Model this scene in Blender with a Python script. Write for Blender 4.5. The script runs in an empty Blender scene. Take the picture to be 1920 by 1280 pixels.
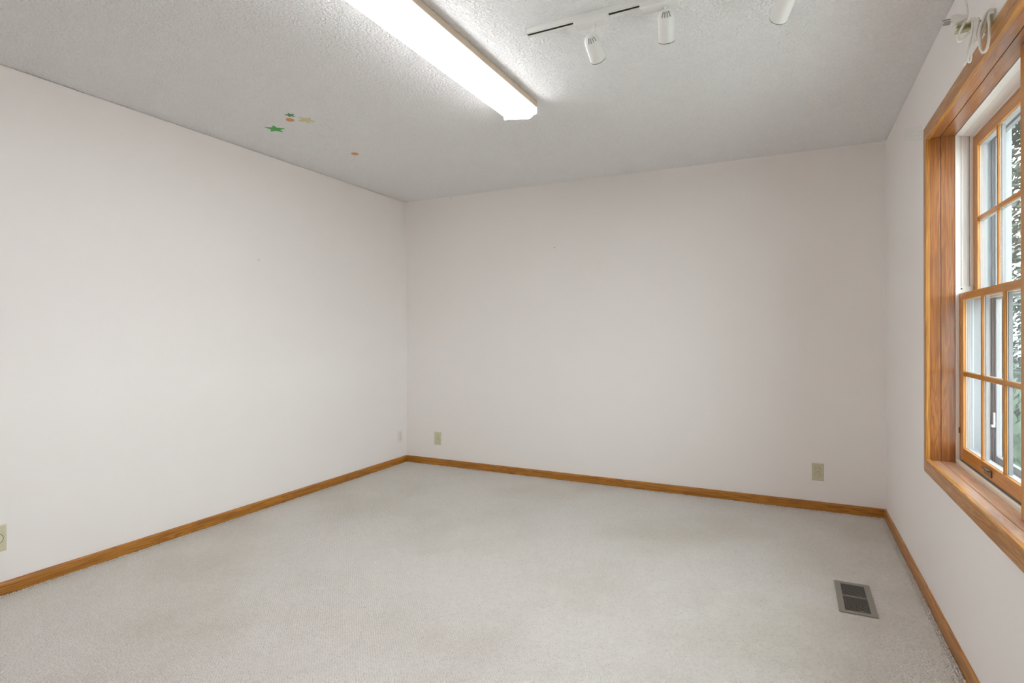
import bpy, bmesh, math, random
from mathutils import Vector, Matrix
random.seed(7)
SC = bpy.context.scene
COL = SC.collection
PI = math.pi

# ------------------------------------------------------------------ camera
F_PX, YAW, ROLL, PY = 1064.687, 0.4576, -0.0018, 627.17
CAM = Vector((3.2556, -4.3605, 1.1935))
W, H, YF = 3.802, 2.44, -5.62            # right wall, ceiling, wall behind the camera
s_, c_ = math.sin(YAW), math.cos(YAW)
FW = Vector((-s_, c_, 0)); RT = Vector((c_, s_, 0)); UP = Vector((0, 0, 1))
R2 = RT*math.cos(ROLL) + UP*math.sin(ROLL)
U2 = UP*math.cos(ROLL) - RT*math.sin(ROLL)
cam = bpy.data.cameras.new('camera')
cam.sensor_width = 36.0
cam.lens = F_PX/1920*36
cam.shift_y = -(640-PY)/1920
cam.clip_start = 0.02
co = bpy.data.objects.new('camera', cam); COL.objects.link(co)
M = Matrix.Identity(4)
for i in range(3):
    M[i][0] = R2[i]; M[i][1] = U2[i]; M[i][2] = -FW[i]; M[i][3] = CAM[i]
co.matrix_world = M
SC.camera = co

def hit(px, py, axis, v):
    """direction of a photo pixel, cut with the plane axis = v it lies on"""
    d = FW + R2*((px-960)/F_PX) - U2*((py-PY)/F_PX)
    return CAM + d*((v-CAM[axis])/d[axis])

# ------------------------------------------------------------------ world, exposure
wd = bpy.data.worlds.new('overcast_sky'); SC.world = wd; wd.use_nodes = True
bg = wd.node_tree.nodes['Background']
bg.inputs[0].default_value = (0.90, 0.945, 1.0, 1)
bg.inputs[1].default_value = 9.0
SC.view_settings.view_transform = 'Standard'
SC.view_settings.look = 'None'
SC.view_settings.gamma = 1.0
SC.view_settings.use_curve_mapping = False
SC.view_settings.exposure = 0.37
LENS_POWER = 14.6
SC.cycles.max_bounces = 16
SC.cycles.diffuse_bounces = 14
SC.cycles.adaptive_threshold = 0.05
SC.cycles.transparent_max_bounces = 16
SC.cycles.caustics_reflective = False
SC.cycles.caustics_refractive = False
SC.cycles.use_denoising = True

# ------------------------------------------------------------------ materials
def mat(name, col, rough=0.5, metal=0.0, spec=0.5, bump=None):
    m = bpy.data.materials.new(name); m.use_nodes = True
    nt = m.node_tree; b = nt.nodes['Principled BSDF']
    b.inputs['Base Color'].default_value = (*col, 1)
    b.inputs['Roughness'].default_value = rough
    b.inputs['Metallic'].default_value = metal
    b.inputs['Specular IOR Level'].default_value = spec
    if bump:
        sc, st, dist = bump
        tc = nt.nodes.new('ShaderNodeTexCoord'); n = nt.nodes.new('ShaderNodeTexNoise')
        n.inputs['Scale'].default_value = sc; n.inputs['Detail'].default_value = 3
        nt.links.new(tc.outputs['Object'], n.inputs['Vector'])
        bp = nt.nodes.new('ShaderNodeBump'); bp.inputs['Strength'].default_value = st
        bp.inputs['Distance'].default_value = dist
        nt.links.new(n.outputs['Fac'], bp.inputs['Height'])
        nt.links.new(bp.outputs['Normal'], b.inputs['Normal'])
    return m

def N(nt, typ, **kw):
    n = nt.nodes.new(typ)
    for k, v in kw.items(): setattr(n, k, v)
    return n

def wood(name, axis, light, dark, rough=0.35, ringscale=1.0, coat=0.25):
    m = bpy.data.materials.new(name); m.use_nodes = True
    nt = m.node_tree; b = nt.nodes['Principled BSDF']; L = nt.links.new
    b.inputs['Roughness'].default_value = rough
    b.inputs['Coat Weight'].default_value = coat; b.inputs['Coat Roughness'].default_value = 0.22
    tc = N(nt, 'ShaderNodeTexCoord'); mp = N(nt, 'ShaderNodeMapping')
    sc = [26*ringscale]*3; sc[axis] = 1.1*ringscale
    mp.inputs['Scale'].default_value = sc
    L(tc.outputs['Object'], mp.inputs['Vector'])
    n1 = N(nt, 'ShaderNodeTexNoise'); n1.inputs['Scale'].default_value = 1.6; n1.inputs['Detail'].default_value = 3
    n1.inputs['Distortion'].default_value = 0.6
    L(mp.outputs[0], n1.inputs['Vector'])
    mul = N(nt, 'ShaderNodeMath', operation='MULTIPLY'); mul.inputs[1].default_value = 46.0
    L(n1.outputs['Fac'], mul.inputs[0])
    sn = N(nt, 'ShaderNodeMath', operation='SINE'); L(mul.outputs[0], sn.inputs[0])
    mp2 = N(nt, 'ShaderNodeMapping'); sc2 = [420]*3; sc2[axis] = 9
    mp2.inputs['Scale'].default_value = sc2
    L(tc.outputs['Object'], mp2.inputs['Vector'])
    n2 = N(nt, 'ShaderNodeTexNoise'); n2.inputs['Scale'].default_value = 1.0; n2.inputs['Detail'].default_value = 2
    L(mp2.outputs[0], n2.inputs['Vector'])
    a = N(nt, 'ShaderNodeMath', operation='MULTIPLY_ADD'); a.inputs[1].default_value = 0.22; a.inputs[2].default_value = 0.28
    L(sn.outputs[0], a.inputs[0])
    a2 = N(nt, 'ShaderNodeMath', operation='MULTIPLY_ADD'); a2.inputs[1].default_value = 0.5
    L(n2.outputs['Fac'], a2.inputs[0]); L(a.outputs[0], a2.inputs[2])
    cr = N(nt, 'ShaderNodeValToRGB')
    cr.color_ramp.elements[0].position = 0.22; cr.color_ramp.elements[0].color = (*light, 1)
    cr.color_ramp.elements[1].position = 0.85; cr.color_ramp.elements[1].color = (*dark, 1)
    L(a2.outputs[0], cr.inputs[0]); L(cr.outputs[0], b.inputs['Base Color'])
    bp = N(nt, 'ShaderNodeBump'); bp.inputs['Strength'].default_value = 0.12; bp.inputs['Distance'].default_value = 0.0008
    bp.invert = True
    L(a2.outputs[0], bp.inputs['Height']); L(bp.outputs[0], b.inputs['Normal'])
    return m

OAK_L, OAK_D = (0.58, 0.265, 0.05), (0.30, 0.108, 0.012)
JMB_L, JMB_D = (0.40, 0.150, 0.033), (0.22, 0.066, 0.012)
SSH_L, SSH_D = (0.60, 0.260, 0.040), (0.44, 0.170, 0.022)
BSE_L, BSE_D = (0.52, 0.215, 0.020), (0.25, 0.085, 0.006)
AX = 'xyz'
OAK = [wood('oak_casing_'+AX[i], i, OAK_L, OAK_D) for i in range(3)]
JMB = [wood('oak_jamb_'+AX[i], i, JMB_L, JMB_D, 0.3, 1.0, 1.0) for i in range(3)]
SIL = wood('painted_sheen_sill_y', 1, (0.66, 0.40, 0.27), (0.50, 0.27, 0.165), 0.3, 1.0, 1.0)  # sill wood lightened: window light reflected on it is put into the colour
SSH = [wood('pine_sash_'+AX[i], i, SSH_L, SSH_D, 0.32, 0.7) for i in range(3)]
BSE = [wood('oak_baseboard_'+AX[i], i, BSE_L, BSE_D, 0.4) for i in range(3)]

def wall_paint(name, col):
    m = mat(name, col, 0.6, spec=0.25, bump=(55, 0.10, 0.004))
    nt = m.node_tree; L = nt.links.new; b = nt.nodes['Principled BSDF']
    tc = N(nt, 'ShaderNodeTexCoord'); n = N(nt, 'ShaderNodeTexNoise')
    n.inputs['Scale'].default_value = 0.9; n.inputs['Detail'].default_value = 4
    L(tc.outputs['Object'], n.inputs['Vector'])
    cr = N(nt, 'ShaderNodeValToRGB')
    cr.color_ramp.elements[0].position = 0.3; cr.color_ramp.elements[1].position = 0.7
    cr.color_ramp.elements[0].color = (col[0]*.975, col[1]*.97, col[2]*.965, 1)
    cr.color_ramp.elements[1].color = (*col, 1)
    L(n.outputs['Fac'], cr.inputs[0]); L(cr.outputs[0], b.inputs['Base Color'])
    return m
WALL = wall_paint('painted_wall', (0.862, 0.831, 0.816))

def ceiling_mat():
    m = mat('knockdown_ceiling', (0.935, 0.94, 0.945), 0.7, spec=0.3)
    nt = m.node_tree; L = nt.links.new; b = nt.nodes['Principled BSDF']
    tc = N(nt, 'ShaderNodeTexCoord')
    n = N(nt, 'ShaderNodeTexNoise'); n.inputs['Scale'].default_value = 88; n.inputs['Detail'].default_value = 2.5
    n.inputs['Roughness'].default_value = 0.6; n.inputs['Distortion'].default_value = 0.15
    L(tc.outputs['Object'], n.inputs['Vector'])
    cr = N(nt, 'ShaderNodeValToRGB')
    cr.color_ramp.elements[0].position = 0.40; cr.color_ramp.elements[1].position = 0.66
    L(n.outputs['Fac'], cr.inputs[0])
    bp = N(nt, 'ShaderNodeBump'); bp.inputs['Strength'].default_value = 0.95; bp.inputs['Distance'].default_value = 0.0062
    bp.invert = True
    L(cr.outputs[0], bp.inputs['Height']); L(bp.outputs[0], b.inputs['Normal'])
    return m
CEIL = ceiling_mat()

def carpet_mat():
    m = mat('berber_carpet', (0.66, 0.63, 0.57), 0.95, spec=0.1)
    nt = m.node_tree; L = nt.links.new; b = nt.nodes['Principled BSDF']
    tc = N(nt, 'ShaderNodeTexCoord'); mp = N(nt, 'ShaderNodeMapping')
    mp.inputs['Rotation'].default_value = (0, 0, math.radians(38)); mp.inputs['Scale'].default_value = (1, 0.72, 1)
    L(tc.outputs['Object'], mp.inputs['Vector'])
    v = N(nt, 'ShaderNodeTexVoronoi'); v.inputs['Scale'].default_value = 132; v.inputs['Randomness'].default_value = 0.55
    L(mp.outputs[0], v.inputs['Vector'])
    n = N(nt, 'ShaderNodeTexNoise'); n.inputs['Scale'].default_value = 500; n.inputs['Detail'].default_value = 2
    L(tc.outputs['Object'], n.inputs['Vector'])
    h = N(nt, 'ShaderNodeMath', operation='MULTIPLY_ADD'); h.inputs[1].default_value = -0.25
    L(n.outputs['Fac'], h.inputs[0]); L(v.outputs['Distance'], h.inputs[2])
    bp = N(nt, 'ShaderNodeBump'); bp.inputs['Strength'].default_value = 1.0; bp.inputs['Distance'].default_value = 0.008
    bp.invert = True
    L(h.outputs[0], bp.inputs['Height']); L(bp.outputs[0], b.inputs['Normal'])
    # yarn colour: flecks per loop and soft wear stains
    cr = N(nt, 'ShaderNodeValToRGB')
    cr.color_ramp.elements[0].position = 0.0; cr.color_ramp.elements[0].color = (0.68, 0.65, 0.615, 1)
    cr.color_ramp.elements[1].position = 0.45; cr.color_ramp.elements[1].color = (0.745, 0.715, 0.675, 1)
    L(v.outputs['Color'], cr.inputs[0])
    st = N(nt, 'ShaderNodeTexNoise'); st.inputs['Scale'].default_value = 1.3; st.inputs['Detail'].default_value = 3
    L(tc.outputs['Object'], st.inputs['Vector'])
    cr2 = N(nt, 'ShaderNodeValToRGB')
    cr2.color_ramp.elements[0].position = 0.32; cr2.color_ramp.elements[0].color = (0.90, 0.88, 0.85, 1)
    cr2.color_ramp.elements[1].position = 0.55; cr2.color_ramp.elements[1].color = (1, 1, 1, 1)
    L(st.outputs['Fac'], cr2.inputs[0])
    mx = N(nt, 'ShaderNodeMix', data_type='RGBA', blend_type='MULTIPLY'); mx.inputs[0].default_value = 1.0
    L(cr.outputs[0], mx.inputs[6]); L(cr2.outputs[0], mx.inputs[7])
    L(mx.outputs[2], b.inputs['Base Color'])
    return m
CARPET = carpet_mat()

def glass_mat(name='window_glass'):
    m = bpy.data.materials.new(name); m.use_nodes = True
    nt = m.node_tree; nt.nodes.clear(); L = nt.links.new
    o = N(nt, 'ShaderNodeOutputMaterial'); mx = N(nt, 'ShaderNodeMixShader')
    ge = N(nt, 'ShaderNodeNewGeometry'); dp = N(nt, 'ShaderNodeVectorMath', operation='DOT_PRODUCT')
    L(ge.outputs['Normal'], dp.inputs[0]); L(ge.outputs['Incoming'], dp.inputs[1])
    ab = N(nt, 'ShaderNodeMath', operation='ABSOLUTE'); L(dp.outputs['Value'], ab.inputs[0])
    om = N(nt, 'ShaderNodeMath', operation='SUBTRACT'); om.inputs[0].default_value = 1.0; L(ab.outputs[0], om.inputs[1])
    pw = N(nt, 'ShaderNodeMath', operation='POWER'); pw.inputs[1].default_value = 5.0; L(om.outputs[0], pw.inputs[0])
    fr = N(nt, 'ShaderNodeMath', operation='MULTIPLY_ADD'); fr.inputs[1].default_value = 0.40; fr.inputs[2].default_value = 0.025
    L(pw.outputs[0], fr.inputs[0])                       # Fresnel reflectance, same on both faces of the sheet
    t = N(nt, 'ShaderNodeBsdfTransparent'); t.inputs[0].default_value = (0.93, 0.955, 0.945, 1)
    g = N(nt, 'ShaderNodeBsdfGlossy'); g.inputs['Roughness'].default_value = 0.02
    L(fr.outputs[0], mx.inputs[0]); L(t.outputs[0], mx.inputs[1]); L(g.outputs[0], mx.inputs[2]); L(mx.outputs[0], o.inputs[0])
    return m
GLASS = glass_mat()

def emis(name, col, power):
    m = bpy.data.materials.new(name); m.use_nodes = True
    nt = m.node_tree; nt.nodes.clear()
    o = N(nt, 'ShaderNodeOutputMaterial'); e = N(nt, 'ShaderNodeEmission')
    e.inputs[0].default_value = (*col, 1); e.inputs[1].default_value = power
    nt.links.new(e.outputs[0], o.inputs[0])
    return m
LENS = emis('lit_acrylic_lens', (0.99, 0.985, 1.0), LENS_POWER)
LENSS = emis('lit_lens_side', (0.99, 0.985, 1.0), LENS_POWER*0.68)
TUBE = emis('lit_fluorescent_tube', (0.99, 0.985, 1.0), LENS_POWER*0.9)

VINYL = mat('white_vinyl', (0.87, 0.87, 0.86), 0.35)
CREAMV = mat('cream_vinyl', (0.84, 0.81, 0.70), 0.4)
EXTW = mat('greyed_exterior_paint', (0.33, 0.335, 0.352), 0.5)  # white trim paint greyed so the skylight does not blow it out
ALU = mat('storm_aluminium', (0.62, 0.64, 0.68), 0.35, metal=0.5)
WHITE = mat('white_enamel', (0.80, 0.80, 0.78), 0.35)
TANM = mat('beige_enamel', (0.62, 0.49, 0.37), 0.4)
BLACK = mat('black_recess', (0.012, 0.012, 0.012), 0.6)
IVORY = mat('ivory_plastic', (0.60, 0.565, 0.40), 0.35)
IVORY2 = mat('ivory_plastic_device', (0.66, 0.625, 0.47), 0.3)
WPLAS = mat('white_plastic', (0.78, 0.77, 0.74), 0.35)
CORDM = mat('white_cord_vinyl', (0.80, 0.79, 0.75), 0.45)
BRKM = mat('cream_bracket_enamel', (0.56, 0.54, 0.33), 0.45)
STEEL = mat('plug_steel', (0.45, 0.44, 0.42), 0.3, metal=1.0)
BRONZE = mat('antique_bronze', (0.20, 0.16, 0.11), 0.35, metal=0.8)
REG = mat('taupe_register_enamel', (0.27, 0.25, 0.22), 0.45, metal=0.2)
REGD = mat('register_slat_enamel', (0.27, 0.25, 0.225), 0.45, metal=0.2)
GREEN = mat('green_sticker', (0.05, 0.42, 0.06), 0.5)
DGREEN = mat('dark_green_sticker', (0.05, 0.26, 0.08), 0.5)
ORANGE = mat('orange_sticker', (0.70, 0.30, 0.09), 0.5)
YELLOW = mat('pale_yellow_sticker', (0.68, 0.67, 0.38), 0.5)
TAPE = mat('grey_tape', (0.78, 0.77, 0.745), 0.5)
DOTW = mat('white_dots', (0.85, 0.85, 0.82), 0.4)
MARK = mat('scuff_mark', (0.30, 0.27, 0.24), 0.8)
MARK2 = mat('faint_scuff', (0.74, 0.715, 0.69), 0.8)
GRASS = mat('lawn', (0.035, 0.055, 0.024), 0.9, bump=(30, 0.6, 0.05))
LEAF = mat('conifer_needles', (0.11, 0.14, 0.115), 0.7)
LEAF2 = mat('shrub_leaves', (0.036, 0.060, 0.029), 0.6)
BARK = mat('bark', (0.16, 0.12, 0.09), 0.9, bump=(40, 0.7, 0.02))

# ------------------------------------------------------------------ mesh helpers
def nb(): return bmesh.new()
def box(bm, x0, x1, y0, y1, z0, z1, mi=0, bev=0.0):
    r = bmesh.ops.create_cube(bm, size=1.0)
    vs = r['verts']
    bmesh.ops.scale(bm, vec=(abs(x1-x0), abs(y1-y0), abs(z1-z0)), verts=vs)
    bmesh.ops.translate(bm, vec=((x0+x1)/2, (y0+y1)/2, (z0+z1)/2), verts=vs)
    fs = set(f for v in vs for f in v.link_faces)
    for f in fs: f.material_index = mi
    if bev > 0:
        es = set(e for v in vs for e in v.link_edges)
        r = bmesh.ops.bevel(bm, geom=list(es), offset=bev, segments=2, affect='EDGES', profile=0.5)
        for f in r['faces']: f.material_index = mi
    return bm
def obj(name, bm, mats, parent=None, smooth=False, loc=None):
    me = bpy.data.meshes.new(name)
    bmesh.ops.recalc_face_normals(bm, faces=bm.faces)
    bm.to_mesh(me); bm.free()
    for m in (mats if isinstance(mats, (list, tuple)) else [mats]): me.materials.append(m)
    if smooth:
        for p in me.polygons: p.use_smooth = True
    o = bpy.data.objects.new(name, me); COL.objects.link(o)
    if loc is not None: o.location = loc
    if parent is not None:
        o.parent = parent
        pm = world_of(parent)
        o.matrix_parent_inverse = pm.inverted() if LOCAL[0] is False else Matrix.Identity(4)
    return o
LOCAL = [False]            # False: meshes in room coordinates; True: meshes in their thing's own coordinates
def world_of(o):
    m = o.matrix_basis.copy()
    if o.parent is not None: m = world_of(o.parent) @ o.matrix_parent_inverse @ m
    return m
def tag(o, label, cat, group=None, kind=None):
    o['label'] = label; o['category'] = cat
    if group: o['group'] = group
    if kind: o['kind'] = kind
    return o
def thing(name, label, cat, loc=(0, 0, 0), rot=(0, 0, 0), group=None, kind=None):
    o = bpy.data.objects.new(name, None); COL.objects.link(o)
    o.empty_display_size = 0.05
    o.location = loc; o.rotation_euler = rot
    return tag(o, label, cat, group, kind)
def prism(bm, pts, ax, a0, a1, mi=0):
    """extrude a closed 2-D outline along axis ax; pts in the other two axes in order"""
    def mk(p, a):
        if ax == 0: return (a, p[0], p[1])
        if ax == 1: return (p[0], a, p[1])
        return (p[0], p[1], a)
    A = [bm.verts.new(mk(p, a0)) for p in pts]; Bv = [bm.verts.new(mk(p, a1)) for p in pts]
    n = len(pts)
    for i in range(n):
        f = bm.faces.new((A[i], A[(i+1) % n], Bv[(i+1) % n], Bv[i])); f.material_index = mi
    bm.faces.new(A).material_index = mi; bm.faces.new(Bv[::-1]).material_index = mi
    return bm
def lathe(bm, prof, seg=28, mi=0):
    rings = []
    for r, z in prof:
        if r < 1e-6: rings.append([bm.verts.new((0, 0, z))])
        else: rings.append([bm.verts.new((r*math.cos(2*PI*k/seg), r*math.sin(2*PI*k/seg), z)) for k in range(seg)])
    for a, b in zip(rings, rings[1:]):
        for k in range(seg):
            k2 = (k+1) % seg
            if len(a) == 1 and len(b) == 1: continue
            if len(a) == 1: f = bm.faces.new((a[0], b[k], b[k2]))
            elif len(b) == 1: f = bm.faces.new((a[k], a[k2], b[0]))
            else: f = bm.faces.new((a[k], a[k2], b[k2], b[k]))
            f.material_index = mi
    return bm
def cyl(bm, c, axis, r, h, seg=20, mi=0):
    """short solid cylinder from centre c along +-axis direction vector"""
    d = Vector(axis).normalized(); q = d.to_track_quat('Z', 'Y')
    r_ = bmesh.ops.create_cone(bm, cap_ends=True, segments=seg, radius1=r, radius2=r, depth=h,
                               matrix=Matrix.Translation(Vector(c)) @ q.to_matrix().to_4x4())
    for v in r_['verts']:
        for f in v.link_faces: f.material_index = mi
    return bm
def tube(bm, pts, r, seg=8, sub=4):
    """smooth round cord through pts (Catmull-Rom)"""
    P = [Vector(p) for p in pts]; Q = []
    for i in range(len(P)-1):
        p0 = P[max(i-1, 0)]; p1 = P[i]; p2 = P[i+1]; p3 = P[min(i+2, len(P)-1)]
        for k in range(sub):
            t = k/sub
            Q.append(0.5*((2*p1)+(p2-p0)*t+(2*p0-5*p1+4*p2-p3)*t*t+(3*p1-p0-3*p2+p3)*t**3))
    Q.append(P[-1])
    rings = []; nrm = Vector((0, 1, 0.01))
    for i, p in enumerate(Q):
        d = (Q[min(i+1, len(Q)-1)]-Q[max(i-1, 0)]).normalized()
        nrm = (nrm - d*nrm.dot(d)).normalized(); b = d.cross(nrm)
        rings.append([bm.verts.new(p + (nrm*math.cos(2*PI*k/seg)+b*math.sin(2*PI*k/seg))*r) for k in range(seg)])
    for a, b in zip(rings, rings[1:]):
        for k in range(seg): bm.faces.new((a[k], a[(k+1) % seg], b[(k+1) % seg], b[k]))
    bm.faces.new(rings[0]); bm.faces.new(rings[-1][::-1])
    return bm

# ------------------------------------------------------------------ room shell
GAP = 0.0035                              # hairline crack where wall board meets ceiling
TW = 0.19
OY0, OY1, OZ0, OZ1 = -1.292, -3.108, 0.630, 2.062     # window opening in the right wall
floor = tag(obj('floor', box(nb(), -0.2, W+0.19, YF-0.2, 0.2, -0.12, 0.0), CARPET),
            'cream berber loop carpet covering the whole floor', 'carpet', kind='structure')
ceil = tag(obj('ceiling', box(nb(), -0.2, W+0.19, YF-0.2, 0.2, H, H+0.12), CEIL),
           'white knockdown textured ceiling with a fluorescent light', 'ceiling', kind='structure')
bm = nb(); box(bm, -0.013, 0, YF, 0, 0, H-GAP); box(bm, -0.15, -0.013, YF-0.1, 0.1, 0, H)
wall_left = tag(obj('wall_left', bm, WALL), 'plain off-white painted wall on the left side', 'wall', kind='structure')
bm = nb(); box(bm, -0.013, W+0.013, 0, 0.15, 0, H)
wall_back = tag(obj('wall_back', bm, WALL), 'off-white painted wall at the far end with two outlets', 'wall', kind='structure')
bm = nb()
def wall_slab(x0, x1, g):
    box(bm, x0, x1, OY0, 0, 0, H-g); box(bm, x0, x1, YF, OY1, 0, H-g)
    box(bm, x0, x1, OY1, OY0, 0, OZ0); box(bm, x0, x1, OY1, OY0, OZ1, H-g)
wall_slab(W, W+0.013, GAP); wall_slab(W+0.013, W+TW, 0)
wall_right = tag(obj('wall_right', bm, WALL), 'off-white painted wall holding the wooden twin window', 'wall', kind='structure')
bm = nb(); box(bm, -0.013, W+0.013, YF-0.15, YF, 0, H)
tag(obj('wall_front', bm, WALL), 'off-white painted wall behind the viewer', 'wall', kind='structure')

# tiny nail holes and scuffs on the walls
for (px, py, ax, v, r, m, par) in ((1040, 464, 1, 0, .004, MARK, wall_back), (1340, 702, 1, 0, .003, MARK2, wall_back),
                                  (1130, 745, 1, 0, .004, MARK2, wall_back), (1640, 889, 1, 0, .004, MARK2, wall_back),
                                  (485, 487, 0, 0, .010, MARK2, wall_left)):
    p = hit(px, py, ax, v); d = [0, 0, 0]; d[ax] = 1
    obj('nail_hole', cyl(nb(), p, d, r, 0.0012, 10), m, par)

# baseboards
BH, BT = 0.0625, 0.012
prof = [(0, 0), (BT, 0), (BT, BH-0.010), (BT-0.002, BH-0.004), (BT-0.006, BH-0.0008), (0.0012, BH), (0, BH)]
bm = prism(nb(), [(p[0], p[1]) for p in prof], 1, YF, 0.0)
tag(obj('baseboard_left', bm, BSE[1]), 'narrow oak baseboard along the left wall', 'baseboard', kind='structure')
bm = prism(nb(), [(-p[0], p[1]) for p in prof], 0, BT, W-BT)
tag(obj('baseboard_back', bm, BSE[0]), 'narrow oak baseboard along the far wall under two outlets', 'baseboard', kind='structure')
bm = prism(nb(), [(W-p[0], p[1]) for p in prof], 1, YF, 0.0)
tag(obj('baseboard_right', bm, BSE[1]), 'narrow oak baseboard below the window', 'baseboard', kind='structure')
bm = prism(nb(), [(YF+p[0], p[1]) for p in prof], 0, BT, W-BT)
tag(obj('baseboard_front', bm, BSE[0]), 'narrow oak baseboard along the wall behind the viewer', 'baseboard', kind='structure')

# carpet loops standing up against the baseboards (uncountable pile)
bm = nb()
def loop(x, y, s):
    n = 5; h = 0.006*s
    base = [bm.verts.new((x+math.cos(2*PI*k/n)*0.0052*s, y+math.sin(2*PI*k/n)*0.0052*s, 0.0)) for k in range(n)]
    mid = [bm.verts.new((x+math.cos(2*PI*k/n)*0.0045*s, y+math.sin(2*PI*k/n)*0.0045*s, h*.7)) for k in range(n)]
    t = bm.verts.new((x, y, h))
    for k in range(n):
        bm.faces.new((base[k], base[(k+1) % n], mid[(k+1) % n], mid[k])); bm.faces.new((mid[k], mid[(k+1) % n], t))
def run(x0, y0, x1, y1, nx, ny):
    L = math.hypot(x1-x0, y1-y0); n = int(L/0.0095)
    for row in range(3):
        for i in range(n):
            t = (i+0.5*(row % 2)+random.uniform(-.2, .2))/n; o = BT+0.004+row*0.0085+random.uniform(-.0012, .0012)
            loop(x0+(x1-x0)*t+nx*o, y0+(y1-y0)*t+ny*o, random.uniform(.75, 1.15)*(1-.09*row))
run(0, -4.2, 0, 0, 1, 0); run(0, 0, W, 0, 0, -1); run(W, -4.2, W, 0, -1, 0)
o = obj('carpet_pile', bm, CARPET, floor, smooth=True); o['kind'] = 'stuff'

# ------------------------------------------------------------------ window casing and jambs (trim around both units)
XJ0, XG, XJ1 = 3.797, 3.842, 3.893           # extension jamb front, groove, inner jamb end
JY0, JY1, JZ0, JZ1 = -1.298, -3.102, 0.636, 2.055
MY0, MY1 = -2.150, -2.250                    # mullion between the two units
trim = thing('trim_1', 'golden oak casing and deep jamb framing the twin window', 'window trim',
             (W, (JY0+JY1)/2, JZ0), kind='structure')
CIN = (JY0-0.006, JY1+0.006, JZ0+0.006, JZ1-0.006)   # casing inner rectangle (far y, near y, z0, z1)
CP = [(0, 0.0), (0, .0135), (.0025, .0165), (.010, .0168), (.0135, .0150), (.017, .0146), (.050, .0140), (.0535, .0122), (.064, .0112), (.068, .0085), (.068, 0.0)]
def corner(i, w):
    y = (CIN[0]+w) if i in (0, 1) else (CIN[1]-w)      # 0 far-bottom 1 far-top 2 near-top 3 near-bottom
    z = (CIN[2]-w) if i in (0, 3) else (CIN[3]+w)
    return y, z
for i, j, ma in ((0, 1, 2), (1, 2, 1), (2, 3, 2), (3, 0, 1)):
    bm = nb(); A = []; Bv = []
    for w, t in CP:
        y, z = corner(i, w); A.append(bm.verts.new((W-t, y, z)))
        y, z = corner(j, w); Bv.append(bm.verts.new((W-t, y, z)))
    n = len(CP)
    for k in range(n): bm.faces.new((A[k], A[(k+1) % n], Bv[(k+1) % n], Bv[k]))
    bm.faces.new(A); bm.faces.new(Bv[::-1])
    obj('casing_board', bm, OAK[ma], trim)
def jambset(name, x0, x1, off):
    b = 0.0012; e = 0.02
    y0, y1, z0, z1 = JY0+off, JY1-off, JZ0-off, JZ1+off
    obj(name, box(nb(), x0, x1, y0, y0+e, z0-e, z1+e, bev=b), JMB[2], trim)
    obj(name, box(nb(), x0, x1, y1-e, y1, z0-e, z1+e, bev=b), JMB[2], trim)
    obj(name, box(nb(), x0, x1, y1, y0, z1, z1+e, bev=b), JMB[1], trim)
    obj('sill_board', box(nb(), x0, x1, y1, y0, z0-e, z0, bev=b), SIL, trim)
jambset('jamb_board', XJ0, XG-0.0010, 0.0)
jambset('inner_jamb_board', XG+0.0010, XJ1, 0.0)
obj('mullion_post', box(nb(), 3.874, 3.99, MY1, MY0, JZ0, JZ1, bev=.003), SSH[2], trim)

# ------------------------------------------------------------------ double-hung window units
XL, XU, ST = 3.908, 3.957, 0.035              # lower and upper sash fronts, sash thickness
def build_sash(win, name, x0, y0, y1, z0, z1, zb, zt, mz, lift):
    """y0 far side, y1 near side; zb/zt: glass opening bottom/top; mz: horizontal muntin"""
    sw = 0.050
    bm = nb(); xs = x0+.004; gx = x0+.0125
    for (xa, xb, m0, m1, bv) in ((x0, gx+.0035, 0, 1, .0022), (gx+.0035, x0+ST, 2, 2, 0)):     # wood inside, white paint outside
        e = .0005 if m0 == 0 else 0
        box(bm, xa, xb, y0-sw, y0, z0, z1, m0, bv); box(bm, xa, xb, y1, y1+sw, z0, z1, m0, bv)
        box(bm, xa+e, xb-e, y1+sw, y0-sw, z0, zb, m1, bv); box(bm, xa+e, xb-e, y1+sw, y0-sw, zt, z1, m1, bv)
    sash = obj(name, bm, [SSH[2], SSH[1], EXTW], win)
    pw = (abs(y1-y0)-2*sw-2*0.018)/3
    ya = y0-sw
    def bar(ax, y_a, y_b, za, zb_, e):
        bm = nb(); box(bm, xs+e, gx-.0002, y_a, y_b, za, zb_, 0, .002); box(bm, gx+.0032, x0+ST-.008, y_a, y_b, za, zb_, 1)
        obj('muntin', bm, [SSH[ax], EXTW], sash)
    for k in range(2):
        yy = ya-pw*(k+1)-0.018*k
        bar(2, yy-.018, yy, zb-.001, zt+.001, 0)
    for k in range(3):                                # horizontal bar in three lengths between the verticals
        yy = ya-k*(pw+.018)
        bar(1, yy-pw, yy, mz-.009, mz+.009, .0003)
        for (a, b) in ((zb, mz-.009), (mz+.009, zt)):
            obj('pane', box(nb(), gx, gx+.003, yy-pw-.003, yy+.003, a-.003, b+.003), GLASS, sash)
            fr = nb(); t = .0022                       # pale glazing bead around the pane
            box(fr, gx-.0012, gx-.0001, yy-t, yy, a, b); box(fr, gx-.0012, gx-.0001, yy-pw, yy-pw+t, a, b)
            box(fr, gx-.0012, gx-.0001, yy-pw+t, yy-t, a, a+t); box(fr, gx-.0012, gx-.0001, yy-pw+t, yy-t, b-t, b)
            obj('glazing_bead', fr, VINYL, sash)
    if lift:
        yc = y0-.398
        bm = nb(); box(bm, x0-.004, x0+.001, yc-.042, yc+.042, z0+.014, z0+.040, 0, .0015)
        box(bm, x0-.014, x0-.003, yc-.040, yc+.040, z0+.034, z0+.041, 0, .0025)
        obj('sash_lift', bm, BRONZE, sash)
    return sash
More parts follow.
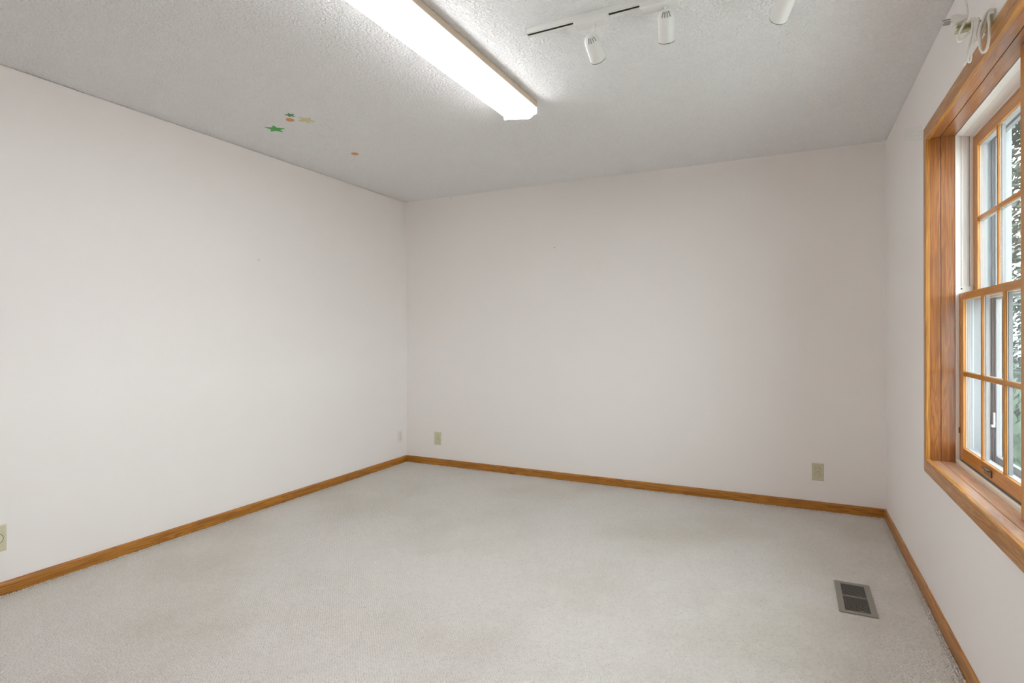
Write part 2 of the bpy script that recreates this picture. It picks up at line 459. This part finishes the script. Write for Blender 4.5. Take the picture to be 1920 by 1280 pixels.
def build_window(n, y0, y1, label):
    ym = (y0+y1)/2
    win = thing('window_%d' % n, label, 'window', (W+.1, ym, JZ0), kind='structure')
    for s, y in ((1, y0), (-1, y1)):                   # vinyl side liners with ribs, split at the take-out clip
        for (za, zb_, nm) in ((JZ0, 1.398, 0), (1.3995, JZ1, 1)):
            bm = nb()
            def bx(xa, xb, pr): box(bm, xa, xb, *sorted((y+s*.014, y-s*pr)), za, zb_)
            if nm:                                     # empty sash track above the lower sash
                bx(3.8935, 3.9065, .0030); bx(3.9440, 3.994, 0.0); bx(3.9065, 3.9440, -.0105)
                bx(3.9160, 3.9215, -.0020); bx(3.9310, 3.9345, -.0050)
            else:
                bx(3.8935, 3.9440, 0.0); bx(3.8935, 3.9065, .0030)
            bx(3.9440, 3.9560, .0034 if nm else .002)
            obj('jamb_liner', bm, VINYL, win)
    obj('liner_screw', cyl(nb(), (3.915, y0-.001, 1.388), (0, 1, 0), .0028, .003, 10), BLACK, win)
    bm = nb()                                          # white head liner sloping to the upper sash
    prism(bm, [(3.8935, JZ1+.01), (3.8935, JZ1-.004), (3.918, JZ1-.006), (3.9545, JZ1-.014), (3.9545, JZ1-.020), (3.994, JZ1-.020), (3.994, JZ1+.01)], 1, y1, y0)
    obj('head_liner', bm, VINYL, win)
    bm = nb(); prism(bm, [(3.8935, JZ0-.005), (3.8935, JZ0+.012), (3.899, JZ0+.0175), (3.9055, JZ0+.014), (3.9065, JZ0-.005)], 1, y1, y0)
    obj('sill_stop', bm, CREAMV, win)
    obj('sill_board', box(nb(), 3.907, 4.055, y1, y0, JZ0-.03, JZ0+.012), EXTW, win)
    build_sash(win, 'lower_sash', XL, y0-.002, y1+.002, .6545, 1.3685, .7078, 1.3395, 1.0235, True)
    build_sash(win, 'upper_sash', XU, y0-.002, y1+.002, 1.3400, 2.036, 1.3690, 1.988, 1.6785, False)
    obj('sash_keeper', box(nb(), 3.9035, 3.9085, y0-.006, y0-.002, .765, .790, bev=.001), BRONZE, win)
    # exterior jamb, aluminium storm window and outside casing
    bm = nb()
    for s, y in ((1, y0), (-1, y1)):
        box(bm, 3.994, 4.062, *sorted((y+s*.02, y)), JZ0-.02, JZ1+.02)
        box(bm, 3.9565, 3.994, *sorted((y+s*.014, y)), JZ0, 1.398)      # lower end of the outer sash track, greyed against the bright sky
    box(bm, 3.994, 4.062, y1, y0, JZ1-.012, JZ1+.02)
    obj('outer_jamb', bm, EXTW, win)
    bm = nb(); t = .030
    box(bm, 4.024, 4.044, y0-t, y0-.0005, JZ0+.013, JZ1-.013, 0, .002); box(bm, 4.024, 4.044, y1+.0005, y1+t, JZ0+.013, JZ1-.013, 0, .002)
    box(bm, 4.025, 4.043, y1+t, y0-t, JZ0+.013, JZ0+.045, 0, .002); box(bm, 4.025, 4.043, y1+t, y0-t, JZ1-.043, JZ1-.013, 0, .002)
    box(bm, 4.025, 4.043, y1+t, y0-t, 1.338, 1.362, 0, .002)
    box(bm, 4.018, 4.0245, y0-.013, y0-.004, JZ0+.013, JZ1-.013, 0, .001)
    storm = obj('storm_frame', bm, EXTW, win)
    obj('storm_pane', box(nb(), 4.033, 4.035, y1+t, y0-t, JZ0+.045, 1.338), GLASS, storm)
    obj('storm_pane', box(nb(), 4.033, 4.035, y1+t, y0-t, 1.362, JZ1-.043), GLASS, storm)
    bm = nb(); box(bm, 4.016, 4.0245, y0-.026, y0-.014, .800, .862, 0, .002); box(bm, 4.008, 4.018, y0-.034, y0-.018, .800, .812, 0, .002)
    obj('storm_latch', bm, ALU, storm)
    return win
build_window(1, JY0, MY0, 'double-hung pine window with six panes per sash, far half of the twin')
build_window(2, MY1, JY1, 'double-hung pine window nearer the viewer, near half of the twin')
bm = nb()                                          # brick mould outside, around both units
box(bm, 4.045, 4.085, JY0, JY0+.06, JZ0-.06, JZ1+.07); box(bm, 4.045, 4.085, JY1-.06, JY1, JZ0-.06, JZ1+.07)
box(bm, 4.045, 4.085, JY1, JY0, JZ1+.004, JZ1+.07); box(bm, 4.045, 4.10, JY1-.06, JY0+.06, JZ0-.10, JZ0-.031)
box(bm, 3.995, 4.085, MY1, MY0, JZ0-.02, JZ1+.004)
box(bm, W+TW+.001, 4.045, JY0+.021, JY0+.06, JZ0-.06, JZ1+.07); box(bm, W+TW+.001, 4.045, JY1-.06, JY1-.021, JZ0-.06, JZ1+.07)
box(bm, W+TW+.001, 4.045, JY1-.06, JY0+.06, JZ1+.021, JZ1+.07)
obj('outer_casing', bm, EXTW, trim)

# ------------------------------------------------------------------ fluorescent wraparound ceiling light
FX, FY, FL = 1.943, -1.592, 2.44
fl = thing('fluorescent_light', 'long fluorescent ceiling light with a lit white lens and beige metal sides', 'ceiling light',
           (FX, FY, H), (0, 0, math.radians(-0.8)))
LOCAL[0] = True
hw = 0.098
bm = prism(nb(), [(-hw+.012, 0), (-hw, -.010), (-hw, -.036), (-hw+.006, -.038), (-hw+.006, -.012), (hw-.006, -.012), (hw-.006, -.038), (hw, -.036), (hw, -.010), (hw-.012, 0)], 1, -FL, 0)
obj('housing_tray', bm, TANM, fl)
def plate(y0, y1):
    r = .008; d = -.075
    return prism(nb(), [(-hw-.001, -.001), (-hw-.001, d+r), (-hw+.0015, d+.0025), (-hw+r, d), (hw-r, d), (hw-.0015, d+.0025), (hw+.001, d+r), (hw+.001, -.001)], 1, y0, y1)
obj('end_plate', plate(0.0005, .004), WHITE, fl)
obj('end_plate', plate(-FL-.004, -FL-.0005), WHITE, fl)
lp = [(-hw+.001, -.0385), (-.084, -.062), (-.070, -.0765), (.048, -.0920), (.060, -.0920), (.076, -.082), (.086, -.050), (.086, -.048)]
bm = nb()
inner = [(x*.965, z+.004) for x, z in lp]
prism(bm, lp+inner[::-1], 1, -FL+.002, -.002); bmesh.ops.recalc_face_normals(bm, faces=bm.faces)
for f in bm.faces:                        # the prismatic sides glow far less than the underside
    f.normal_update()
    if f.normal.z > -0.9: f.material_index = 1
obj('lens', bm, [LENS, LENSS], fl)
for x in (-.045, .050):
    obj('fluorescent_tube', cyl(nb(), (x, -FL/2, -.042), (0, 1, 0), .0155, FL-.04, 16), TUBE, fl, smooth=True)
obj('tray_highlight', box(nb(), hw-.004, hw+.0012, -FL+.001, -.001, -.0400, -.0365, bev=.001), WHITE, fl)  # white strip paints the bright highlight along the tray edge
obj('lamp_socket', box(nb(), .030, .072, -.016, -.003, -.066, -.014, bev=.002), WHITE, fl)
LOCAL[0] = False

# ------------------------------------------------------------------ track rail and spotlights
TYN, TYF, TX0, TX1 = -2.2585, -2.2225, 2.283, 3.52
tr = thing('track_rail', 'white ceiling track rail with a black slot holding three spotlights', 'track rail', (TX0, -2.2405, H))
bm = nb(); zt = H-.019
box(bm, TX0+.002, TX1, TYN, TYF, H-.006, H); box(bm, TX0+.002, TX1, TYN, TYN+.0025, zt, H-.006); box(bm, TX0+.002, TX1, TYF-.0025, TYF, zt, H-.006)
box(bm, TX0+.002, TX1, TYN+.0025, TYN+.011, zt, zt+.002); box(bm, TX0+.002, TX1, TYF-.011, TYF-.0025, zt, zt+.002)
obj('rail_channel', bm, WHITE, tr)
obj('slot_liner', box(nb(), TX0+.003, TX1-.002, TYN+.003, TYF-.003, zt+.0035, H-.0062), BLACK, tr)
obj('end_cap', box(nb(), TX0-.002, TX0+.002, TYN-.001, TYF+.001, zt-.001, H, bev=.0008), WHITE, tr)
obj('end_cap', box(nb(), TX1, TX1+.004, TYN-.001, TYF+.001, zt-.001, H, bev=.0008), WHITE, tr)

def solve_dir(piv, L, tx, ty, d0):
    """aim of a lamp head whose rim centre is seen at photo pixel (tx, ty)"""
    best = None
    th0 = 0
    for a in range(0, 700, 7):
        th = a/10/57.2958
        for b in range(-1800, 1800, 30):
            ph = b/10/57.2958
            d = Vector((math.sin(th)*math.sin(ph), math.sin(th)*math.cos(ph), -math.cos(th)))
            p = piv + d*L - CAM; dz = p.dot(FW)
            e = math.hypot(960+F_PX*p.dot(R2)/dz-tx, PY-F_PX*p.dot(U2)/dz-ty)
            if p.dot(d) < 0.03: e += 200*(0.03-p.dot(d))+5     # the rims are seen from behind
            if best is None or e < best[0]: best = (e, d)
    return best[1]
def spotlight(xs, xa0, xa1, piv, aim, label, stx):
    t = thing('track_spotlight', label, 'spotlight', (xs, -2.2405, zt), group='spotlights on the ceiling track')
    ad = nb(); box(ad, xa0, xa1, -2.268, -2.213, zt-.024, zt-.0012, 0, .004)
    obj('track_adapter', ad, WHITE, t)
    obj('stem', cyl(nb(), (stx, piv.y, (piv.z+zt-.024)/2-.004), (0, 0, 1), .0055, zt-.024-piv.z+.012, 14), WHITE, t, smooth=True)
    L = 0.108; R = .0308
    d = solve_dir(piv, L, aim[0], aim[1], None)
    q = (-d).to_track_quat('Z', 'Y').to_matrix().to_4x4()
    # spin the shell so its cooling slots face the viewer
    MW = Matrix.Translation(piv) @ q
    v = MW.inverted() @ CAM; spin = math.atan2(v.y, v.x)
    MW = MW @ Matrix.Rotation(spin, 4, 'Z')
    prof = [(0, .002), (.010, .001), (.018, -.003), (.024, -.009), (.028, -.018), (R, -.030), (R, -L+.0015), (R+.0006, -L), (R-.002, -L), (R-.003, -.035), (.020, -.014), (0, -.010)]
    bm = lathe(nb(), prof, 36); bmesh.ops.transform(bm, matrix=MW, verts=bm.verts)
    sh = obj('lamp_shell', bm, WHITE, t, smooth=True)
    bm = lathe(nb(), [(R+.0004, -L+.0002), (R+.0004, -L-.0022), (R-.0035, -L-.0022), (R-.0035, -L+.0002)], 36)
    bmesh.ops.transform(bm, matrix=MW, verts=bm.verts); obj('rim', bm, BLACK, t)
    bm = lathe(nb(), [(0, -L+.02), (R-.0035, -L+.012)], 24); bmesh.ops.transform(bm, matrix=MW, verts=bm.verts)
    obj('bulb_face', bm, mat('frosted_bulb', (.6, .6, .58), .3), t)
    for k in (-1.5, -.5, .5, 1.5):
        a = k*.36
        bm = nb(); box(bm, -.0012, .0012, -.0008, .0008, -.0095, .0095)
        mm = Matrix.Rotation(a, 4, 'Z') @ Matrix.Translation((.0235, 0, -.0095)) @ Matrix.Rotation(math.radians(-34), 4, 'Y')
        bmesh.ops.transform(bm, matrix=MW @ mm, verts=bm.verts)
        obj('cooling_slot', bm, BLACK, sh)
    return t
zp = 2.366
p1 = hit(1106.5, 66, 1, -2.2405); p2 = hit(1248.5, 18, 1, -2.2405); p3 = hit(1481, -20, 1, -2.2405)
spotlight(p1.x, 2.492, 2.630, Vector((p1.x, -2.2405, p1.z)), (1121, 110), 'white track spotlight nearest the fluorescent light, tilted to the right', hit(1114.5, 60, 1, -2.2405).x)
spotlight(p2.x, 2.752, 2.890, Vector((p2.x, -2.2405, p2.z)), (1250.5, 75.5), 'white track spotlight hanging straight, middle of the three', p2.x)
spotlight(p3.x, 3.10, 3.238, Vector((p3.x, -2.2405, p3.z)), (1458.5, 33.5), 'white track spotlight nearest the window, only its shade in view', p3.x)

# ------------------------------------------------------------------ outlets and wall plates
def plate_mesh(w=.072, h=.116, t=.006):
    """faces +Y in own coordinates (x across, z up, plate centre at origin)"""
    bm = nb(); pts0 = []
    for (sx, sz) in ((-1, -1), (1, -1), (1, 1), (-1, 1)): pts0.append((sx, sz))
    A = [bm.verts.new((a*w/2, 0, b*h/2)) for a, b in pts0]; B1 = [bm.verts.new((a*w/2, t*.45, b*h/2)) for a, b in pts0]
    C1 = [bm.verts.new((a*(w/2-.005), t, b*(h/2-.005))) for a, b in pts0]
    for a, b in ((A, B1), (B1, C1)):
        for k in range(4): bm.faces.new((a[k], a[(k+1) % 4], b[(k+1) % 4], b[k]))
    bm.faces.new(C1); bm.faces.new(A[::-1])
    return bm
def duplex(label, loc, rz, mp, md, group='duplex outlets low on the walls'):
    LOCAL[0] = True
    t = thing('wall_outlet', label, 'outlet', loc, (0, 0, rz), group)
    obj('cover_plate', plate_mesh(), mp, t)
    for s in (1, -1):
        zc = s*.0195
        pts = []
        for k in range(24):
            a = 2*PI*k/24; pts.append((.0172*math.cos(a), zc+max(-.0135, min(.0135, .0172*math.sin(a)))))
        rc = obj('receptacle', prism(nb(), [(p[0], p[1]) for p in pts], 1, .004, .0078), md, t)
        obj('receptacle_gap', prism(nb(), [(p[0]*1.07, zc+(p[1]-zc)*1.08) for p in pts], 1, .004, .0063), BLACK, rc)
        bm = nb(); box(bm, -.0075, -.0052, .0070, .0081, zc-.001, zc+.009); obj('slot', bm, BLACK, rc)
        bm = nb(); box(bm, .0052, .0075, .0070, .0081, zc+.000, zc+.008); obj('slot', bm, BLACK, rc)
        obj('ground_hole', cyl(nb(), (0, .0076, zc-.0075), (0, 1, 0), .0027, .0011, 12), BLACK, rc)
    obj('screw', cyl(nb(), (0, .0062, 0), (0, 1, 0), .0028, .0018, 12), STEEL, t)
    LOCAL[0] = False
    return t
duplex('ivory duplex outlet on far wall near the left corner', (.350, 0, .2465), PI, IVORY, IVORY2)
duplex('ivory duplex outlet on far wall near the right corner', (3.4125, 0, .2622), PI, IVORY, IVORY2)
duplex('white duplex outlet on left wall beside the corner', (0, -.101, .253), -PI/2, WPLAS, WPLAS)
LOCAL[0] = True
t = thing('wall_plate', 'ivory wall plate with a round centre, cut by the left photo edge', 'wall plate', (0, -3.0775, .265), (0, 0, -PI/2))
obj('cover_plate', plate_mesh(.074, .120, .007), IVORY, t)
bm = lathe(nb(), [(0, .0086), (.0205, .0086), (.0225, .0066)], 32); bmesh.ops.rotate(bm, matrix=Matrix.Rotation(-PI/2, 3, 'X'), verts=bm.verts)
kn = obj('round_cover', bm, IVORY2, t, smooth=False)
bm = lathe(nb(), [(.0222, .0060), (.0222, .0074), (.0240, .0074), (.0240, .0060)], 32); bmesh.ops.rotate(bm, matrix=Matrix.Rotation(-PI/2, 3, 'X'), verts=bm.verts)
obj('groove_ring', bm, BLACK, kn)
for s in (1, -1): obj('screw', cyl(nb(), (0, .0072, s*.042), (0, 1, 0), .003, .0014, 12), IVORY2, t)
LOCAL[0] = False

# ------------------------------------------------------------------ floor register
RX0, RX1, RY0, RY1 = 3.437, 3.582, -1.549, -1.2065
rg = thing('floor_register', 'taupe metal floor register with thin slats set in the carpet', 'floor vent', ((RX0+RX1)/2, (RY0+RY1)/2, 0))
gx0, gx1, gy0, gy1 = RX0+.0250, RX1-.0245, RY0+.0235, RY1-.0255
bm = nb(); zf = .0055
box(bm, RX0, gx0, RY0, RY1, .0005, zf, 0, .002); box(bm, gx1, RX1, RY0, RY1, .0005, zf, 0, .002)
box(bm, gx0-.002, gx1+.002, RY0, gy0, .0005, zf-.0003, 0, .002); box(bm, gx0-.002, gx1+.002, gy1, RY1, .0005, zf-.0003, 0, .002)
obj('register_frame', bm, REG, rg)
obj('duct_opening', box(nb(), gx0-.003, gx1+.003, gy0-.003, gy1+.003, .0003, .0010), BLACK, rg)
NS = 26; ymid = (gy0+gy1)/2+.008
obj('centre_bar', box(nb(), gx0-.001, gx1+.001, ymid-.004, ymid+.004, .0010, zf-.0008), REGD, rg)
pitch = (gy1-gy0)/NS
me = None
for k in range(NS):
    yc = gy0+pitch*(k+.5)
    if abs(yc-ymid) < .006: continue
    bm = nb(); box(bm, -(gx1-gx0)/2-.001, (gx1-gx0)/2+.001, -.0024, .0024, -.0007, .0007)
    if me is None:
        bmesh.ops.rotate(bm, matrix=Matrix.Rotation(math.radians(-16), 3, 'X'), verts=bm.verts)
        o = obj('slat', bm, REGD, rg); me = o.data
    else:
        bm.free(); o = bpy.data.objects.new('slat', me); COL.objects.link(o); o.parent = rg
        o.matrix_parent_inverse = world_of(rg).inverted()
    o.location = ((gx0+gx1)/2, yc, .0036)
bm = nb(); box(bm, gx0+.052, gx0+.078, gy0+.001, gy0+.007, .0030, .0095, 0, .0015)
obj('damper_lever', bm, REG, rg)

# ------------------------------------------------------------------ stickers on the ceiling
def star(name, label, px, py, r, rot, m, n=5, k=.45, group=None, squash=1.0):
    p = hit(px, py, 2, H); pts = []
    for i in range(2*n):
        a = rot+PI*i/n; q = r if i % 2 == 0 else r*k
        pts.append((p.x+q*math.cos(a), p.y+q*squash*math.sin(a)))
    return tag(obj(name, prism(nb(), pts, 2, H-.0022, H-.0002), m), label, 'sticker', 'stickers on the ceiling')
star('star_sticker', 'large bright green star sticker on the ceiling', 516, 241.5, .060, .35, GREEN)
star('star_sticker', 'small dark green star sticker on the ceiling', 544, 215.5, .030, .1, DGREEN)
star('round_sticker', 'small orange round sticker just below the dark green star', 544, 224.5, .024, .1, ORANGE, 9, .93)
star('star_sticker', 'pale yellow star sticker on the ceiling', 575, 225, .055, .9, YELLOW)
star('round_sticker', 'small orange round sticker alone, nearer the far wall', 665.5, 288, .026, .0, ORANGE, 9, .93)

# ------------------------------------------------------------------ little hook at the top of the far wall
hk = thing('wall_hook', 'tiny white hook at the top of the far wall', 'hook', (.498, 0, 2.424))
obj('hook_base', cyl(nb(), (.498, -.003, 2.426), (0, 1, 0), .006, .006, 14), WPLAS, hk)
obj('hook_arm', tube(nb(), [(.498, -.004, 2.426), (.498, -.014, 2.424), (.499, -.019, 2.416), (.499, -.014, 2.410), (.499, -.010, 2.413)], .0022, 6, 3), WPLAS, hk, smooth=True)

# ------------------------------------------------------------------ faint dotted strip on the window wall
q = [hit(1696, 241.5, 0, W), hit(1729.0, 236, 0, W), hit(1729.0, 261.5, 0, W), hit(1696, 264, 0, W)]
st = thing('dotted_strip', 'faint grey strip with white dots on the wall left of the window head', 'wall strip', tuple((q[0]+q[2])/2))
bm = nb(); A = [bm.verts.new((W-.0003, a.y, a.z)) for a in q]; B_ = [bm.verts.new((W-.0012, a.y, a.z)) for a in q]
bm.faces.new(A); bm.faces.new(B_[::-1])
for k in range(4): bm.faces.new((A[k], A[(k+1) % 4], B_[(k+1) % 4], B_[k]))
obj('strip_backing', bm, TAPE, st)
for (u, v_) in ((.12, .2), (.30, .2), (.48, .2), (.66, .2), (.83, .2), (.95, .2), (.57, .5), (.71, .5), (.12, .82), (.30, .82), (.48, .82), (.66, .82), (.80, .82), (.93, .82)):
    a = q[0].lerp(q[1], u); b = q[3].lerp(q[2], u); p = a.lerp(b, v_)
    bm = nb(); 
    cyl(bm, (0, 0, 0), (1, 0, 0), .0050, .0006, 12); bmesh.ops.scale(bm, vec=(1, 3.2, 1), verts=bm.verts); bmesh.ops.translate(bm, vec=(W-.0014, p.y, p.z), verts=bm.verts)
    obj('dot', bm, DOTW, st)

# ------------------------------------------------------------------ bracket with hung-up cord above the window
BY = -2.170
br = thing('curtain_bracket', 'cream metal bracket sticking out above the window casing', 'bracket', (W, BY, 2.13))
bm = nb(); box(bm, 3.712, 3.787, BY-.010, BY+.010, 2.1265, 2.1305, 0, .001); box(bm, 3.716, 3.787, BY-.010, BY+.010, 2.1445, 2.1485, 0, .001)
box(bm, 3.719, 3.787, BY+.006, BY+.0095, 2.1265, 2.1485)
obj('bracket_arm', bm, BRKM, br)
bm = nb(); box(bm, 3.786, W-.0004, BY-.013, BY+.013, 2.1135, 2.160, 0, .001); obj('bracket_foot', bm, BRKM, br)

cd = thing('power_cord', 'white power cord with a three-prong plug looped over the bracket', 'cord', (3.76, BY, 2.04))
def strand(pts, y):
    out = []
    for i, p in enumerate(pts):
        yy = y if len(p) == 2 else y+p[2]
        out.append(hit(p[0], p[1], 1, yy))
    return out
bm = nb(); CR = .0035
S = [
 ([(1805, -14), (1808, -3), (1811.5, 9), (1813.3, 20), (1812.5, 31), (1808.5, 42), (1803, 53), (1797.5, 64), (1794.3, 73), (1796, 78.5), (1800.5, 77.5), (1807, 72), (1814, 64), (1821, 56)], BY-.016),
 ([(1867, 20, .0), (1861, 17.5, -.01), (1853, 20.5, -.015), (1847, 28, -.015), (1843, 38, -.02), (1838, 49, -.03), (1836, 61, -.04), (1836, 76, -.05), (1838, 90, -.065), (1842.5, 98.5, -.075), (1848.5, 95, -.08), (1852.5, 84, -.08), (1854.8, 66, -.07), (1855, 46, -.06), (1853, 31, -.035), (1857, 22, -.02), (1864, 18, -.015), (1869, 19, -.01)], BY-.022),
 ([(1819, 40), (1821, 34), (1823.5, 38), (1823.5, 50), (1822, 62), (1819, 76), (1816, 90), (1813.5, 104), (1811, 116), (1806, 124)], BY-.018),
 ([(1824, 38), (1827, 33.5), (1828.5, 40), (1828, 54), (1826, 68), (1823, 82), (1820.5, 96), (1820.5, 108), (1818, 116.5), (1814.5, 113), (1816.5, 101), (1820.5, 88), (1827, 79), (1834, 70), (1836, 58), (1836, 44), (1834, 35)], BY-.024),
 ([(1832, 36), (1834.5, 34), (1833.5, 44), (1831, 56), (1829.5, 67), (1831.5, 74), (1834.5, 66), (1838, 53), (1842, 41), (1847, 30), (1851, 24)], BY-.030),
 ([(1806, 124), (1809, 120), (1813, 110), (1817, 97), (1821, 82), (1824, 66), (1825.5, 50), (1825, 37)], BY-.013),
 ([(1841, 50), (1844, 38), (1848, 27), (1852, 21.5), (1850, 32), (1847, 44), (1843, 56), (1840, 66), (1838, 76)], BY-.027),
]
for pts, y in S: tube(bm, strand(pts, y), CR, 8, 4)
cord = obj('cord', bm, CORDM, cd, smooth=True)
pc = hit(1796, 37, 1, BY-.01)
bm = nb()
prism(bm, [(pc.x-.019, pc.z-.012), (pc.x-.019, pc.z+.012), (pc.x-.004, pc.z+.0125), (pc.x+.010, pc.z+.007), (pc.x+.022, pc.z+.0045), (pc.x+.022, pc.z-.0045), (pc.x+.010, pc.z-.008), (pc.x-.004, pc.z-.012)], 1, pc.y-.012, pc.y+.012)
plug = obj('plug', bm, WPLAS, cd)
bm = nb(); box(bm, pc.x-.036, pc.x-.018, pc.y-.0075, pc.y-.0060, pc.z-.0075, pc.z-.0015); obj('prong', bm, STEEL, plug)
bm = nb(); box(bm, pc.x-.036, pc.x-.018, pc.y+.0060, pc.y+.0075, pc.z-.0075, pc.z-.0015); obj('prong', bm, STEEL, plug)
obj('ground_prong', cyl(nb(), (pc.x-.028, pc.y, pc.z+.006), (1, 0, 0), .0024, .022, 10), STEEL, plug)

# ------------------------------------------------------------------ outdoors beyond the glass
g = tag(obj('lawn', box(nb(), W+TW, 30, -14, 30, -0.75, -0.45), GRASS), 'green lawn outside the window', 'lawn', kind='structure')
BOUNCE = mat('pale_bounce_slab', (0.62, 0.61, 0.59), 0.9, bump=(60, 0.2, 0.01))
tag(obj('reflector', box(nb(), W+TW, 9.0, -9, 1.6, -0.45, -0.40), BOUNCE), 'unseen pale patio outside below the window', 'reflector', kind='structure')  # out-of-view slab, added to bounce skylight up onto the ceiling
def conifer(x, y, h, r, label, seed):
    rnd = random.Random(seed)
    t = thing('conifer_tree', label, 'tree', (x, y, -.45), group='trees outside the window')
    obj('trunk', cyl(nb(), (x, y, -.45+h*.45), (0, 0, 1), .10, h*.9, 10), BARK, t)
    verts, faces = [], []
    for i in range(42000):
        u = rnd.random()**1.4; a = rnd.random()*2*PI
        z = -.40+.05*h+u*h*.93; R = r*(1-u)**.85*(.35+.65*rnd.random()**.5)
        c = Vector((x+R*math.cos(a), y+R*math.sin(a), z-.25*R))
        d = Vector((math.cos(a), math.sin(a), rnd.uniform(-.6, .1))).normalized()
        sd = d.cross(Vector((0, 0, 1))).normalized(); L = rnd.uniform(.10, .22); w = rnd.uniform(.020, .036)
        b = len(verts); verts += [c, c+d*L*.5+sd*w, c+d*L, c+d*L*.5-sd*w]; faces.append((b, b+1, b+2, b+3))
    me = bpy.data.meshes.new('foliage'); me.from_pydata(verts, [], faces); me.materials.append(LEAF)
    o = bpy.data.objects.new('foliage', me); COL.objects.link(o); o.parent = t; o.matrix_parent_inverse = world_of(t).inverted(); o['kind'] = 'stuff'
def shrub(x, y, r, label, seed):
    rnd = random.Random(seed)
    t = thing('leafy_shrub', label, 'shrub', (x, y, -.45), group='shrubs outside the window')
    obj('stem', cyl(nb(), (x, y, -.45+r*.5), (0, 0, 1), .02, r, 8), BARK, t)
    verts, faces = [], []
    for i in range(2600):
        n = Vector((rnd.gauss(0, 1), rnd.gauss(0, 1), rnd.gauss(0, 1))).normalized()
        c = Vector((x, y, -.45+r*1.05))+n*r*(.55+.45*rnd.random())
        sd = n.cross(Vector((.2, .1, 1))).normalized(); d = (n.cross(sd)*-1+n*.6).normalized()
        L = rnd.uniform(.05, .10); w = L*.28; b = len(verts)
        verts += [c, c+d*L*.5+sd*w, c+d*L, c+d*L*.5-sd*w]; faces.append((b, b+1, b+2, b+3))
    me = bpy.data.meshes.new('foliage'); me.from_pydata(verts, [], faces); me.materials.append(LEAF2)
    o = bpy.data.objects.new('foliage', me); COL.objects.link(o); o.parent = t; o.matrix_parent_inverse = world_of(t).inverted(); o['kind'] = 'stuff'
conifer(6.3, 5.6, 7.5, 2.0, 'tall grey-green conifer straight behind the window panes', 1)
conifer(9.9, 2.6, 6.5, 1.9, 'conifer farther right outside, beyond the near panes', 2)
conifer(5.3, 10.5, 8.5, 2.3, 'farthest conifer outside, behind the nearer trees', 3)
conifer(10.3, 9.6, 9.0, 2.4, 'wide conifer outside between the others, deep in the yard', 6)
conifer(7.0, 16.5, 11.0, 3.2, 'broad distant conifer at the back of the yard', 7)
conifer(13.5, 14.5, 11.0, 3.0, 'distant conifer at the far right of the yard', 8)
shrub(5.05, 1.6, .62, 'light green leafy shrub low outside the window', 4)
shrub(5.9, 2.9, .55, 'smaller leafy shrub behind the light green one', 5)
